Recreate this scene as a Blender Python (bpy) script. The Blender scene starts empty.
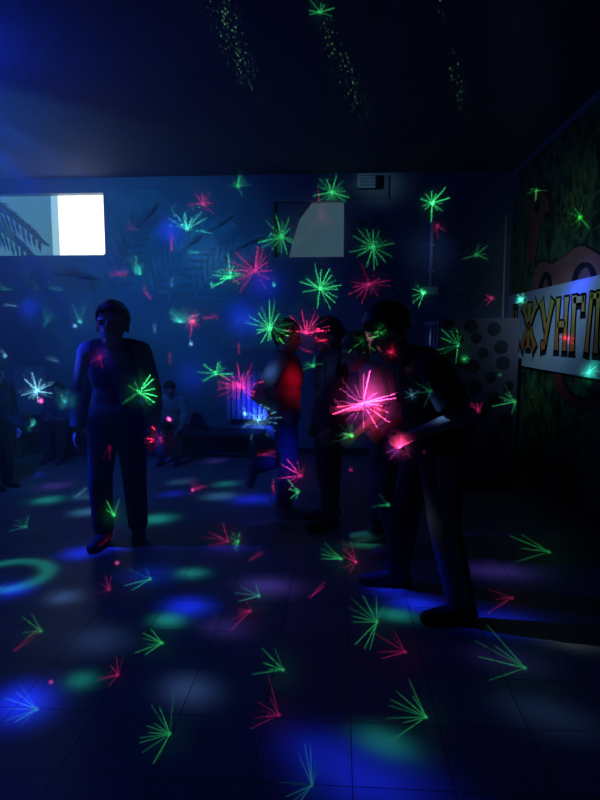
import bpy, bmesh, math, random
from mathutils import Vector, Matrix, Euler, noise
random.seed(11)
PI = math.pi
S = bpy.context.scene
COL = S.collection
S.view_settings.view_transform = 'Standard'
S.view_settings.look = 'None'
S.view_settings.gamma = 1.0
S.view_settings.use_curve_mapping = False
S.view_settings.exposure = 0.0
S.cycles.caustics_reflective = False; S.cycles.caustics_refractive = False
S.cycles.use_adaptive_sampling = False
S.cycles.sample_clamp_indirect = .25; S.cycles.max_bounces = 4; S.cycles.diffuse_bounces = 2; S.cycles.blur_glossy = 1.0

# ------------------------------------------------------------------ camera
FPX = 600.0
CAM = Vector((0, 0, 1.35))
PITCH = math.atan(65 / FPX)
YAW = math.atan(40 / 603.5)
cd = bpy.data.cameras.new('camera'); cam = bpy.data.objects.new('camera', cd); COL.objects.link(cam)
cd.sensor_fit = 'VERTICAL'; cd.sensor_height = 24; cd.sensor_width = 24; cd.lens = 18
cd.clip_start = 0.02
cam.location = CAM
cam.rotation_euler = Euler((PI / 2 - PITCH, 0, YAW), 'XYZ')
S.camera = cam
RC = cam.rotation_euler.to_matrix()

def ray(px, py):
    return (RC @ Vector(((px - 300) / FPX, -(py - 400) / FPX, -1))).normalized()
def at_y(px, py, Y):
    d = ray(px, py); return CAM + d * ((Y - CAM.y) / d.y)
def at_x(px, py, X):
    d = ray(px, py); return CAM + d * ((X - CAM.x) / d.x)
def at_z(px, py, Z=0.0):
    d = ray(px, py); return CAM + d * ((Z - CAM.z) / d.z)

# room measures
BACK = 6.7; RIGHT = 1.82; LEFT = -4.6; CEIL = 3.08; FRONT = -1.6

# ------------------------------------------------------------------ materials
def mat(name, col, rough=0.7, metal=0.0, noise_amt=0.25, scale=8.0, spec=0.4, sheen=0.0):
    m = bpy.data.materials.new(name); m.use_nodes = True
    nt = m.node_tree; b = nt.nodes['Principled BSDF']
    b.inputs['Roughness'].default_value = rough; b.inputs['Metallic'].default_value = metal
    b.inputs['Specular IOR Level'].default_value = spec
    tc = nt.nodes.new('ShaderNodeTexCoord'); n = nt.nodes.new('ShaderNodeTexNoise')
    n.inputs['Scale'].default_value = scale; n.inputs['Detail'].default_value = 4
    nt.links.new(tc.outputs['Object'], n.inputs['Vector'])
    r = nt.nodes.new('ShaderNodeValToRGB')
    r.color_ramp.elements[0].position = .3; r.color_ramp.elements[1].position = .7
    r.color_ramp.elements[0].color = [c * (1 - noise_amt) for c in col] + [1]
    r.color_ramp.elements[1].color = [min(1, c * (1 + noise_amt)) for c in col] + [1]
    nt.links.new(n.outputs['Fac'], r.inputs['Fac'])
    nt.links.new(r.outputs['Color'], b.inputs['Base Color'])
    if sheen: b.inputs['Sheen Weight'].default_value = sheen
    return m

def emis(name, col, strength):
    m = bpy.data.materials.new(name); m.use_nodes = True
    nt = m.node_tree; nt.nodes.clear()
    o = nt.nodes.new('ShaderNodeOutputMaterial'); e = nt.nodes.new('ShaderNodeEmission')
    e.inputs['Color'].default_value = list(col) + [1]; e.inputs['Strength'].default_value = strength
    nt.links.new(e.outputs[0], o.inputs['Surface']); return m

def tile_mat():
    m = bpy.data.materials.new('floor_tile'); m.use_nodes = True
    nt = m.node_tree; L = nt.links; b = nt.nodes['Principled BSDF']
    tc = nt.nodes.new('ShaderNodeTexCoord'); sp = nt.nodes.new('ShaderNodeSeparateXYZ')
    L.new(tc.outputs['Object'], sp.inputs[0])
    def M(op, a, bb=None):
        n = nt.nodes.new('ShaderNodeMath'); n.operation = op
        for i, v in enumerate((a, bb)):
            if v is None: continue
            if isinstance(v, (int, float)): n.inputs[i].default_value = v
            else: L.new(v, n.inputs[i])
        return n.outputs[0]
    T = 0.305
    def line(o, off):
        t = M('DIVIDE', M('SUBTRACT', o, off), T)
        f = M('ABSOLUTE', M('SUBTRACT', M('FRACT', M('ADD', t, 0.5)), 0.5))
        return M('LESS_THAN', f, 0.006), M('FLOOR', t)
    gx, ix = line(sp.outputs[0], 0.047); gy, iy = line(sp.outputs[1], 1.98)
    g = M('MAXIMUM', gx, gy)
    wn = nt.nodes.new('ShaderNodeTexWhiteNoise'); wn.noise_dimensions = '2D'
    cb = nt.nodes.new('ShaderNodeCombineXYZ'); L.new(ix, cb.inputs[0]); L.new(iy, cb.inputs[1]); L.new(cb.outputs[0], wn.inputs['Vector'])
    n = nt.nodes.new('ShaderNodeTexNoise'); n.inputs['Scale'].default_value = 5; n.inputs['Detail'].default_value = 5
    L.new(tc.outputs['Object'], n.inputs['Vector'])
    v = M('ADD', M('MULTIPLY', wn.outputs['Value'], .35), M('MULTIPLY', n.outputs['Fac'], .65))
    r = nt.nodes.new('ShaderNodeValToRGB'); r.color_ramp.elements[0].position = .2; r.color_ramp.elements[1].position = .8
    r.color_ramp.elements[0].color = (.16, .17, .19, 1); r.color_ramp.elements[1].color = (.24, .25, .27, 1)
    L.new(v, r.inputs[0])
    mx = nt.nodes.new('ShaderNodeMix'); mx.data_type = 'RGBA'
    L.new(g, mx.inputs[0]); L.new(r.outputs[0], mx.inputs[6]); mx.inputs[7].default_value = (.02, .02, .025, 1)
    L.new(mx.outputs[2], b.inputs['Base Color'])
    b.inputs['Roughness'].default_value = .38; b.inputs['Specular IOR Level'].default_value = .35
    bp = nt.nodes.new('ShaderNodeBump'); bp.inputs['Strength'].default_value = .25; bp.inputs['Distance'].default_value = .004
    L.new(M('SUBTRACT', 1, g), bp.inputs['Height']); L.new(bp.outputs[0], b.inputs['Normal'])
    return m

def foliage_mat(name, c0, c1, c2, scale):
    m = bpy.data.materials.new(name); m.use_nodes = True
    nt = m.node_tree; L = nt.links; b = nt.nodes['Principled BSDF']; b.inputs['Roughness'].default_value = .6
    tc = nt.nodes.new('ShaderNodeTexCoord')
    n = nt.nodes.new('ShaderNodeTexNoise'); n.inputs['Scale'].default_value = scale; n.inputs['Detail'].default_value = 3; n.inputs['Distortion'].default_value = 1.5
    L.new(tc.outputs['Object'], n.inputs['Vector'])
    w = nt.nodes.new('ShaderNodeTexWave'); w.inputs['Scale'].default_value = scale * .8; w.inputs['Distortion'].default_value = 9; w.inputs['Detail'].default_value = 2
    L.new(tc.outputs['Object'], w.inputs['Vector'])
    a = nt.nodes.new('ShaderNodeMath'); a.operation = 'MULTIPLY_ADD'; L.new(w.outputs['Fac'], a.inputs[0]); a.inputs[1].default_value = .45
    L.new(n.outputs['Fac'], a.inputs[2])
    r = nt.nodes.new('ShaderNodeValToRGB'); e = r.color_ramp.elements
    e[0].position = .45; e[0].color = list(c0) + [1]; e[1].position = .95; e[1].color = list(c2) + [1]
    k = e.new(.68); k.color = list(c1) + [1]
    L.new(a.outputs[0], r.inputs[0]); L.new(r.outputs[0], b.inputs['Base Color'])
    return m

def ramp_z_mat(name, z0, c0, z1, c1):
    m = bpy.data.materials.new(name); m.use_nodes = True
    nt = m.node_tree; L = nt.links; b = nt.nodes['Principled BSDF']; b.inputs['Roughness'].default_value = .55
    tc = nt.nodes.new('ShaderNodeTexCoord'); sp = nt.nodes.new('ShaderNodeSeparateXYZ'); L.new(tc.outputs['Object'], sp.inputs[0])
    mr = nt.nodes.new('ShaderNodeMapRange'); mr.inputs[1].default_value = z0; mr.inputs[2].default_value = z1
    L.new(sp.outputs[2], mr.inputs[0])
    r = nt.nodes.new('ShaderNodeValToRGB'); r.color_ramp.elements[0].color = list(c0) + [1]; r.color_ramp.elements[1].color = list(c1) + [1]
    L.new(mr.outputs[0], r.inputs[0]); L.new(r.outputs[0], b.inputs['Base Color'])
    return m

M_FLOOR = tile_mat()
M_WALL = mat('wall_paint', (.17, .20, .24), .75, noise_amt=.12, scale=2)
M_CEIL = mat('ceiling_paint', (.08, .085, .10), .8, noise_amt=.25, scale=22)
M_FRAME = mat('window_frame_paint', (.20, .23, .26), .5)
M_BENCH = mat('bench_wood', (.05, .055, .07), .6)
M_RAD = mat('radiator_enamel', (.36, .40, .45), .4, noise_amt=.05)
M_PLASTIC = mat('pale_plastic', (.75, .80, .82), .5, noise_amt=.05)
M_GREYBOX = mat('grey_plastic', (.28, .33, .36), .5, noise_amt=.05)
M_BASE = mat('baseboard_wood', (.06, .045, .04), .6)
M_CAB = mat('cabinet_grey', (.085, .072, .09), .7, noise_amt=.1)
M_SPOT = mat('spot_dark', (.012, .012, .016), .7)
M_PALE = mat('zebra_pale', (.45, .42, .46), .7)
M_BLACK = mat('paint_black', (.01, .01, .012), .7)
M_BANNER = mat('banner_white', (.52, .60, .66), .6, noise_amt=.05)
M_LETTER = ramp_z_mat('letter_yellow_orange', 1.20, (.62, .17, .06), 1.68, (.62, .52, .09))
M_JUNGLE = foliage_mat('jungle_green', (.004, .012, .008), (.02, .075, .03), (.06, .16, .07), 4.5)
M_JUNGLE2 = foliage_mat('jungle_green_light', (.008, .02, .01), (.05, .13, .03), (.10, .22, .06), 9)
M_BROWN = mat('painted_brown', (.24, .085, .06), .6, noise_amt=.2)
M_PINKBR = mat('painted_pink_brown', (.30, .12, .11), .6, noise_amt=.2)
M_RED = mat('painted_red', (.22, .035, .025), .6)
M_TEALP = mat('painted_teal', (.10, .24, .24), .7)
M_LEAFB = mat('painted_leaf_blue', (.22, .32, .37), .7)
M_LEAFD = mat('painted_leaf_dark', (.11, .14, .16), .7)
M_ROCK = mat('painted_rock', (.27, .27, .27), .7, noise_amt=.3, scale=5)
M_EDGE = mat('painted_edge_blue', (.10, .16, .28), .6)

M_SKIN = mat('skin', (.50, .32, .25), .5, noise_amt=.06)
M_LIP = mat('lips', (.35, .12, .11), .5)
M_EYE = mat('eye_dark', (.02, .02, .025), .2)
M_HAIR = mat('hair_dark', (.02, .016, .015), .5, noise_amt=.4, scale=40)
def cloth(n, c): return mat(n, c, .85, noise_amt=.15, scale=14, spec=.15, sheen=.1)
M_JACKET = cloth('jacket_black', (.035, .037, .045)); M_SLEEVE = cloth('sleeve_grey', (.22, .24, .28))
M_DARKT = cloth('trousers_dark', (.03, .032, .04)); M_TEE = cloth('tee_black', (.02, .02, .024))
M_REDC = cloth('vest_red', (.62, .03, .06)); M_LBLUE = cloth('sleeve_pale_blue', (.32, .36, .46))
M_JEANS = cloth('jeans_blue', (.07, .10, .18)); M_DARKC = cloth('top_dark', (.03, .03, .04))
M_PALEC = cloth('shirt_pale', (.48, .45, .46)); M_VIOL = cloth('top_violet', (.10, .08, .20))
M_SHOE = mat('shoe_dark', (.025, .025, .03), .5); M_SHOEL = mat('shoe_pale', (.45, .46, .52), .5)
M_STRIPE = cloth('stripe_grey', (.42, .42, .40)); M_BEIGE = cloth('shirt_beige', (.34, .36, .34))
M_SOLE = mat('sole_pale', (.3, .3, .32), .6)

# ------------------------------------------------------------------ helpers
def mesh_obj(name, bm, mats, parent=None, smooth=False):
    me = bpy.data.meshes.new(name)
    bmesh.ops.recalc_face_normals(bm, faces=bm.faces[:])
    bm.to_mesh(me); bm.free()
    for m in (mats if isinstance(mats, (list, tuple)) else [mats]): me.materials.append(m)
    if smooth:
        for p in me.polygons: p.use_smooth = True
    o = bpy.data.objects.new(name, me); COL.objects.link(o)
    if parent: o.parent = parent
    return o
def tag(o, label=None, cat=None, group=None, kind=None):
    if label: o['label'] = label
    if cat: o['category'] = cat
    if group: o['group'] = group
    if kind: o['kind'] = kind
    return o
def empty(name, loc, rz=0.0):
    o = bpy.data.objects.new(name, None); COL.objects.link(o); o.location = loc; o.rotation_euler = (0, 0, rz)
    o.empty_display_size = .1; return o
def box(bm, x0, x1, y0, y1, z0, z1, bev=0.0, mi=0):
    vs = [bm.verts.new((x, y, z)) for x in (x0, x1) for y in (y0, y1) for z in (z0, z1)]
    idx = ((0, 1, 3, 2), (4, 6, 7, 5), (0, 4, 5, 1), (2, 3, 7, 6), (0, 2, 6, 4), (1, 5, 7, 3))
    fs = [bm.faces.new([vs[i] for i in f]) for f in idx]
    for f in fs: f.material_index = mi
    if bev:
        es = {e for f in fs for e in f.edges}
        bmesh.ops.bevel(bm, geom=list(es), offset=bev, segments=2, affect='EDGES', clamp_overlap=True)
    return fs
def cone(bm, p, q, r1, r2, seg=14, caps=(True, True)):
    """round cone from p to q; caps: rounded (True) or flat ends"""
    p = Vector(p); q = Vector(q); ax = q - p; Ln = ax.length
    if Ln < 1e-6: return
    ax.normalize()
    u = ax.orthogonal().normalized(); v = ax.cross(u)
    prof = []
    if caps[0]:
        for k in range(1, 5):
            t = k / 4 * PI / 2; prof.append((-r1 * math.cos(t), r1 * math.sin(t)))
    else: prof.append((0, r1))
    if caps[1]:
        for k in range(0, 4):
            t = k / 4 * PI / 2; prof.append((Ln + r2 * math.sin(t), r2 * math.cos(t)))
    else: prof.append((Ln, r2))
    rings = []
    for h, r in prof:
        rings.append([bm.verts.new(p + ax * h + (u * math.cos(2 * PI * i / seg) + v * math.sin(2 * PI * i / seg)) * r) for i in range(seg)])
    for a, b in zip(rings, rings[1:]):
        for i in range(seg):
            bm.faces.new((a[i], a[(i + 1) % seg], b[(i + 1) % seg], b[i]))
    for rg, h in ((rings[0], -r1 if caps[0] else 0), (rings[-1], Ln + r2 if caps[1] else Ln)):
        c = bm.verts.new(p + ax * h)
        for i in range(seg): bm.faces.new((rg[i], rg[(i + 1) % seg], c))
def ell(bm, c, r, R=None, seg=18, ring=12):
    m = Matrix.Translation(Vector(c)) @ (R.to_4x4() if R is not None else Matrix.Identity(4)) @ Matrix.Diagonal((r[0], r[1], r[2], 1))
    return bmesh.ops.create_uvsphere(bm, u_segments=seg, v_segments=ring, radius=1, matrix=m)['verts']
def remeshed(name, bm, material, parent, voxel=.007, smooth=5):
    bmesh.ops.recalc_face_normals(bm, faces=bm.faces[:])
    me = bpy.data.meshes.new('tmp'); bm.to_mesh(me); bm.free()
    o = bpy.data.objects.new('tmp', me); COL.objects.link(o)
    m = o.modifiers.new('r', 'REMESH'); m.mode = 'VOXEL'; m.voxel_size = voxel
    s = o.modifiers.new('s', 'SMOOTH'); s.factor = .5; s.iterations = smooth
    dg = bpy.context.evaluated_depsgraph_get()
    m2 = bpy.data.meshes.new_from_object(o.evaluated_get(dg))
    bpy.data.objects.remove(o); bpy.data.meshes.remove(me)
    m2.name = name; m2.materials.clear(); m2.materials.append(material)
    for p in m2.polygons: p.use_smooth = True
    r = bpy.data.objects.new(name, m2); COL.objects.link(r); r.parent = parent
    return r
def poly(bm, pts, mi=0):
    f = bm.faces.new([bm.verts.new(p) for p in pts]); f.material_index = mi; return f
def smooth_loop(pts, n=6):
    out = []; N = len(pts)
    for i in range(N):
        p0, p1, p2, p3 = (Vector(pts[(i + k - 1) % N]) for k in range(4))
        for j in range(n):
            t = j / n
            out.append(.5 * ((2 * p1) + (p2 - p0) * t + (2 * p0 - 5 * p1 + 4 * p2 - p3) * t * t + (3 * p1 - p0 - 3 * p2 + p3) * t ** 3))
    return out

# ------------------------------------------------------------------ room shell
def slab(name, x0, x1, y0, y1, z0, z1, m):
    bm = bmesh.new(); box(bm, x0, x1, y0, y1, z0, z1)
    return tag(mesh_obj(name, bm, m), kind='structure')
slab('floor', LEFT - .2, RIGHT + .2, FRONT, BACK + .3, -.12, 0, M_FLOOR)
slab('ceiling', LEFT - .2, RIGHT + .2, FRONT, BACK + .3, CEIL, CEIL + .12, M_CEIL)
slab('wall_right', RIGHT, RIGHT + .2, FRONT, BACK, 0, CEIL, M_WALL)
slab('wall_left', LEFT - .2, LEFT, FRONT, BACK, 0, CEIL, M_WALL)
# window openings in back wall
w1a = at_y(-70, 193, BACK); w1b = at_y(106, 257, BACK)
w2a = at_y(272, 200, BACK); w2b = at_y(345, 258, BACK)
def backwall():
    bm = bmesh.new()
    xs = [LEFT - .2, w1a.x, w1b.x, w2a.x, w2b.x, RIGHT + .2]
    zo = [(None), (w1b.z, w1a.z), None, (w2b.z, w2a.z), None]
    for i in range(5):
        if zo[i] is None: box(bm, xs[i], xs[i + 1], BACK, BACK + .25, 0, CEIL)
        else:
            box(bm, xs[i], xs[i + 1], BACK, BACK + .25, 0, zo[i][0]); box(bm, xs[i], xs[i + 1], BACK, BACK + .25, zo[i][1], CEIL)
    bmesh.ops.remove_doubles(bm, verts=bm.verts[:], dist=1e-4)
    return tag(mesh_obj('wall_back', bm, M_WALL), kind='structure')
backwall()
slab('baseboard_back', LEFT, RIGHT, BACK - .015, BACK, 0, .08, M_BASE)
slab('baseboard_right', RIGHT - .015, RIGHT, FRONT, BACK - .015, 0, .09, M_BASE)

# windows
def leaf(bm, p, q, w, mi, nrm):
    p = Vector(p); q = Vector(q); ax = (q - p); s = ax.cross(nrm).normalized() * w
    poly(bm, [p, p + ax * .25 + s * .8, p + ax * .6 + s * .7, q, p + ax * .6 - s * .7, p + ax * .25 - s * .8], mi)
def frond(bm, p, q, sag, n, ll, w, mi, nrm):
    p = Vector(p); q = Vector(q); up = Vector((0, 0, 1))
    def spine(t): return p.lerp(q, t) + up * sag * math.sin(PI * t)
    for i in range(n):
        t = (i + 1) / n; a = spine(t); d = (spine(min(1, t + .02)) - spine(t - .02)).normalized(); s = d.cross(nrm).normalized()
        for sg in (-1, 1):
            e = a + (d * .75 + s * sg * .55 - up * .35).normalized() * ll * (1.05 - .55 * t) * random.uniform(.85, 1.1)
            leaf(bm, a, e, w, mi, nrm)
    for i in range(10):
        a, b = spine(i / 10), spine((i + 1) / 10); s = (b - a).cross(nrm).normalized() * w * .4
        poly(bm, [a + s, b + s, b - s, a - s], mi)
NB = Vector((0, -1, 0)); NR = Vector((-1, 0, 0))

M_SKYW = emis('window_daylight', (.88, .98, 1.0), 1.9)
M_SKYF = emis('window_daylight_through_film', (.12, .44, .66), .5)
M_SKYM = emis('window_glow_step', (.35, .70, .85), .95)  # middle tone imitates the blurred glow where bright pane meets film
M_FILMLEAF = emis('film_leaf_silhouette', (.02, .10, .17), .45)
M_SKYD = emis('window_covered_daylight', (.12, .26, .36), .30)

win = empty('window_1', ((w1a.x + w1b.x) / 2, BACK + .06, w1b.z)); tag(win, 'long high window with blown-out white daylight at its right end', 'window', kind='structure')
ox, oy, oz = win.location
bm = bmesh.new()
x0, x1, z0, z1 = w1a.x - ox, w1b.x - ox, 0, w1a.z - w1b.z
for b_ in ((x0, x1, -.05, .1, z0, z0 + .025), (x0, x1, -.05, .1, z1 - .025, z1), (x0, x0 + .03, -.05, .1, z0 + .025, z1 - .025), (x1 - .012, x1, -.05, .1, z0 + .025, z1 - .025)):
    box(bm, *b_)
mesh_obj('window_frame', bm, M_FRAME, win)
xs_ = [at_y(p, 225, BACK + .1).x - ox for p in (51, 58)]
bm = bmesh.new()
poly(bm, [(xs_[1], .06, z0), (x1, .06, z0), (x1, .06, z1), (xs_[1], .06, z1)]); mesh_obj('window_pane', bm, M_SKYW, win)
bm = bmesh.new()
poly(bm, [(x0, .06, z0), (xs_[0], .06, z0), (xs_[0], .06, z1), (x0, .06, z1)], 0)
poly(bm, [(xs_[0], .06, z0), (xs_[1], .06, z0), (xs_[1], .06, z1), (xs_[0], .06, z1)], 2)
def L1(px, py):
    v = at_y(px, py, BACK + .1); return (v.x - ox, .055, v.z - oz)
for (a, b, sg, n) in (((-30, 204), (38, 240), .10, 12), ((-30, 222), (26, 252), .08, 10)):
    frond(bm, L1(*a), L1(*b), sg, n, .32, .026, 1, NB)
mesh_obj('window_film', bm, [M_SKYF, M_FILMLEAF, M_SKYM], win)['label'] = 'bluish window film with dark palm fronds'

win2 = empty('window_2', ((w2a.x + w2b.x) / 2, BACK + .06, w2b.z)); tag(win2, 'small dim grey covered window in the middle of the back wall', 'window', kind='structure')
ox, oy, oz = win2.location
bm = bmesh.new(); x0, x1, z0, z1 = w2a.x - ox, w2b.x - ox, 0, w2a.z - w2b.z
for b_ in ((x0, x1, -.05, .1, z0, z0 + .015), (x0, x1, -.05, .1, z1 - .015, z1), (x0, x0 + .015, -.05, .1, z0 + .015, z1 - .015), (x1 - .015, x1, -.05, .1, z0 + .015, z1 - .015)):
    box(bm, *b_)
mesh_obj('window_frame', bm, M_FRAME, win2)
bm = bmesh.new(); poly(bm, [(x0, .05, z0), (x1, .05, z0), (x1, .05, z1), (x0, .05, z1)], 0)
mesh_obj('window_pane', bm, M_SKYD, win2)
bm = bmesh.new()
P2 = [at_y(*q_, BACK + .09) for q_ in ((270, 262), (289, 262), (293, 240), (300, 219), (312, 203), (318, 196), (268, 196))]
poly(bm, [(max(x0 + .015, p_.x - ox), .03, min(z1 - .015, max(.016, p_.z - oz))) for p_ in P2])
mesh_obj('window_film', bm, M_LEAFD, win2)['label'] = 'dark leaf film on the left of the pane'

# ------------------------------------------------------------------ back mural (paint on the wall, one thing)
def B_(px, py, e=.004):
    v = at_y(px, py, BACK); return Vector((v.x, BACK - e, v.z))
mu = empty('jungle_mural', (0, BACK, 0)); tag(mu, 'palm leaves and pale rocks painted on the back wall between the windows', 'mural')
mu_off = Vector((0, BACK, 0))
def BL(px, py, e=.004): return B_(px, py, e) - mu_off
bm = bmesh.new(); poly(bm, [BL(108, 190), BL(160, 190), BL(161, 292), BL(109, 292)]); mesh_obj('painted_panel', bm, M_TEALP, mu)
e = .005
for (a, b, sg, n, k) in (((168, 300), (228, 222), .18, 14, 1), ((190, 305), (262, 240), .15, 14, 1), ((150, 300), (200, 240), .12, 12, 1), ((110, 300), (152, 215), .2, 12, 2), ((20, 300), (90, 280), .15, 12, 2),
                         ((364, 310), (366, 225), .15, 12, 2), ((400, 320), (372, 225), .1, 12, 2), ((470, 320), (455, 220), .12, 12, 2)):
    bm = bmesh.new(); e += .0012
    frond(bm, BL(*a, e), BL(*b, e), sg, n, .33, .03, 0, NB); mesh_obj('painted_palm_leaf', bm, M_LEAFB if k == 1 else M_LEAFD, mu)
for pts in ([(222, 346), (236, 318), (258, 303), (272, 306), (279, 325), (284, 346)], [(276, 346), (284, 318), (296, 302), (308, 306), (318, 328), (322, 346)]):
    bm = bmesh.new(); poly(bm, smooth_loop([BL(*p, .010) for p in pts])); mesh_obj('painted_rock', bm, M_ROCK, mu)

# ------------------------------------------------------------------ right wall mural
def R_(px, py, e=.004):
    v = at_x(px, py, RIGHT); return Vector((RIGHT - e, v.y, v.z))
ye = at_x(512, 300, RIGHT).y
bm = bmesh.new()
poly(bm, [(RIGHT - .003, ye, .10), (RIGHT - .003, 1.0, .10), (RIGHT - .003, 1.0, CEIL - .06), (RIGHT - .003, ye, CEIL - .06)], 0)
ed = at_x(504, 300, RIGHT).y
poly(bm, [(RIGHT - .003, ed, .10), (RIGHT - .003, ye, .10), (RIGHT - .003, ye, CEIL - .1), (RIGHT - .003, ed, CEIL - .1)], 6)
poly(bm, [R_(*p, .005) for p in ((514, 200), (529, 178), (532, 290), (513, 294))], 1)
def shape(pts, mi, e, grow=None):
    P = smooth_loop([R_(*p, e) for p in pts])
    poly(bm, P, mi)
    if grow:
        c = sum(P, Vector()) / len(P)
        poly(bm, [c + (p - c) * grow - Vector((-.0015, 0, 0)) for p in P], 5)
# tall brown long-necked animal
shape([(531, 200), (537, 190), (546, 194), (550, 208), (546, 220), (541, 226), (538, 246), (535, 262), (528, 264), (527, 246), (530, 222)], 2, .008, 1.12)
shape([(535, 206), (538, 199), (541, 205), (538, 214)], 5, .0095)
shape([(545, 215), (549, 212), (549, 219), (546, 221)], 5, .0095)
shape([(526, 262), (536, 264), (530, 292), (523, 296)], 1, .007, 1.15)
# low brown animal with rounded ears behind the banner top
shape([(533, 296), (536, 270), (543, 262), (553, 264), (566, 256), (580, 246), (592, 250), (606, 262), (618, 300), (575, 310)], 3, .008, 1.07)
shape([(539, 296), (543, 276), (549, 272), (553, 280), (551, 296)], 5, .010)
shape([(543, 296), (546, 280), (549, 282), (549, 296)], 2, .0115)
shape([(572, 292), (577, 268), (588, 262), (597, 270), (598, 290)], 5, .010)
shape([(577, 290), (582, 272), (589, 268), (593, 280), (593, 288)], 2, .0115)
# red ring of a coil under the banner
def ringpts(cx, cy, rx, ry, a0, a1, n=18): return [(cx + rx * math.cos(a0 + (a1 - a0) * i / n), cy + ry * math.sin(a0 + (a1 - a0) * i / n)) for i in range(n + 1)]
for (rx, ry, r2x, r2y, mi, e) in ((32, 38, 24, 29, 4, .007), (24, 29, 20, 25, 5, .007)):
    o_ = ringpts(586, 372, rx, ry, 0, PI); i_ = ringpts(586, 372, r2x, r2y, 0, PI)
    for k in range(len(o_) - 1):
        poly(bm, [R_(*o_[k], e), R_(*o_[k + 1], e), R_(*i_[k + 1], e), R_(*i_[k], e)], mi)
for (a, b, sg, n) in (((560, 470), (530, 400), .2, 12), ((600, 500), (545, 430), .25, 12), ((640, 520), (585, 420), .2, 12), ((560, 240), (585, 180), .15, 10), ((590, 240), (570, 205), .1, 9), ((620, 230), (560, 160), .2, 12), ((545, 182), (590, 130), .15, 12), ((640, 200), (596, 120), .2, 12)):
    frond(bm, R_(*a, .006), R_(*b, .006), sg, n, .30, .024, 1, NR)
rm = mesh_obj('jungle_wall_mural', bm, [M_JUNGLE, M_JUNGLE2, M_BROWN, M_PINKBR, M_RED, M_BLACK, M_EDGE])
tag(rm, 'green jungle mural with brown animals covering the right wall', 'mural')

# banner with letters
b0 = at_x(510.5, 296, RIGHT).y; b1 = 3.1
ZB0, ZB1 = 1.045, 1.765
ban = empty('banner', (RIGHT, (b0 + b1) / 2, ZB0)); tag(ban, 'pale blue-white banner with big yellow-orange slab letters on the right wall', 'banner')
oy = (b0 + b1) / 2
bm = bmesh.new(); box(bm, -.022, -.012, b1 - oy, b0 - oy, 0, ZB1 - ZB0)
mesh_obj('board', bm, M_BANNER, ban)
# letters as flared strokes in a unit cell: (x0,z0,x1,z1,w0,wm,w1)
LET = {
 'Д': [(.22, .02, .40, .98, .16, .13, .22), (.78, .02, .60, .98, .16, .13, .22), (.05, .14, .95, .14, .14, .12, .14), (.10, 0, .10, .2, .16, .14, .1), (.90, 0, .90, .2, .16, .14, .1), (.35, .94, .65, .94, .14, .14, .14)],
 'Ж': [(.5, 0, .5, 1, .26, .14, .26), (.12, 1, .46, .5, .24, .12, .12), (.88, 1, .54, .5, .24, .12, .12), (.12, 0, .46, .5, .26, .13, .12), (.88, 0, .54, .5, .26, .13, .12)],
 'У': [(.14, 1, .5, .42, .28, .18, .18), (.86, 1, .46, .12, .26, .17, .22), (.22, .06, .50, .10, .24, .20, .2)],
 'Н': [(.2, 0, .2, 1, .32, .20, .32), (.8, 0, .8, 1, .32, .20, .32), (.2, .5, .8, .5, .16, .16, .16)],
 'Г': [(.26, 0, .26, 1, .36, .22, .36), (.2, .92, .92, .92, .18, .17, .18), (.88, .98, .88, .70, .18, .16, .22)],
 'Л': [(.36, 1, .16, 0, .2, .18, .32), (.82, 0, .82, 1, .32, .2, .28), (.3, .94, .88, .94, .15, .15, .15)],
 'И': [(.2, 0, .2, 1, .32, .20, .32), (.8, 0, .8, 1, .32, .20, .32), (.22, .1, .78, .9, .2, .17, .2)],
}
def strokes(bm, L, y0, w, z0, h, x, grow, mi, dz=0):
    for (xa, za, xb, zb, wa, wm, wb) in L:
        A = Vector((xa * w, za * h)); Bq = Vector((xb * w, zb * h)); d = (Bq - A); ln = d.length; d.normalize(); s = Vector((-d.y, d.x))
        A -= d * grow; Bq += d * grow
        n = 12; Lf = []; Rt = []
        for i in range(n + 1):
            t = i / n; k = abs(2 * t - 1) ** 2.5
            ww = (wm + ((wa if t < .5 else wb) - wm) * k) * w * .5 + grow
            c = A.lerp(Bq, t); Lf.append(c + s * ww); Rt.append(c - s * ww)
        for i in range(n):
            q = [Lf[i], Lf[i + 1], Rt[i + 1], Rt[i]]
            poly(bm, [(x, y0 - p.x, z0 + p.y + dz) for p in q], mi)
edges = [at_x(p, 330, RIGHT).y for p in (511.5, 522.5, 541, 557, 572, 588, 604, 620)]
cells = [(c_, edges[k] - .012, edges[k] - edges[k + 1] - .024) for k, c_ in enumerate('ДЖУНГЛИ')]
for i, (ch, y0, w) in enumerate(cells):
    bm = bmesh.new()
    zz = 1.225 - ZB0; hh = .425
    strokes(bm, LET[ch], y0 - oy, w, zz, hh, -.0240 - .0001 * i, .026, 1, -.024)
    strokes(bm, LET[ch], y0 - oy, w, zz, hh, -.0240 - .0001 * i, .019, 1, 0)
    strokes(bm, LET[ch], y0 - oy, w, zz, hh, -.0262, 0.0, 0)
    o = mesh_obj('letter', bm, [ramp_z_mat('letter_paint', zz, (.62, .17, .06), zz + hh, (.62, .52, .09)) if i == 0 else None, M_BLACK], ban)
    if i == 0: LM = o.data.materials[0]
    else: o.data.materials[0] = LM

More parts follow.
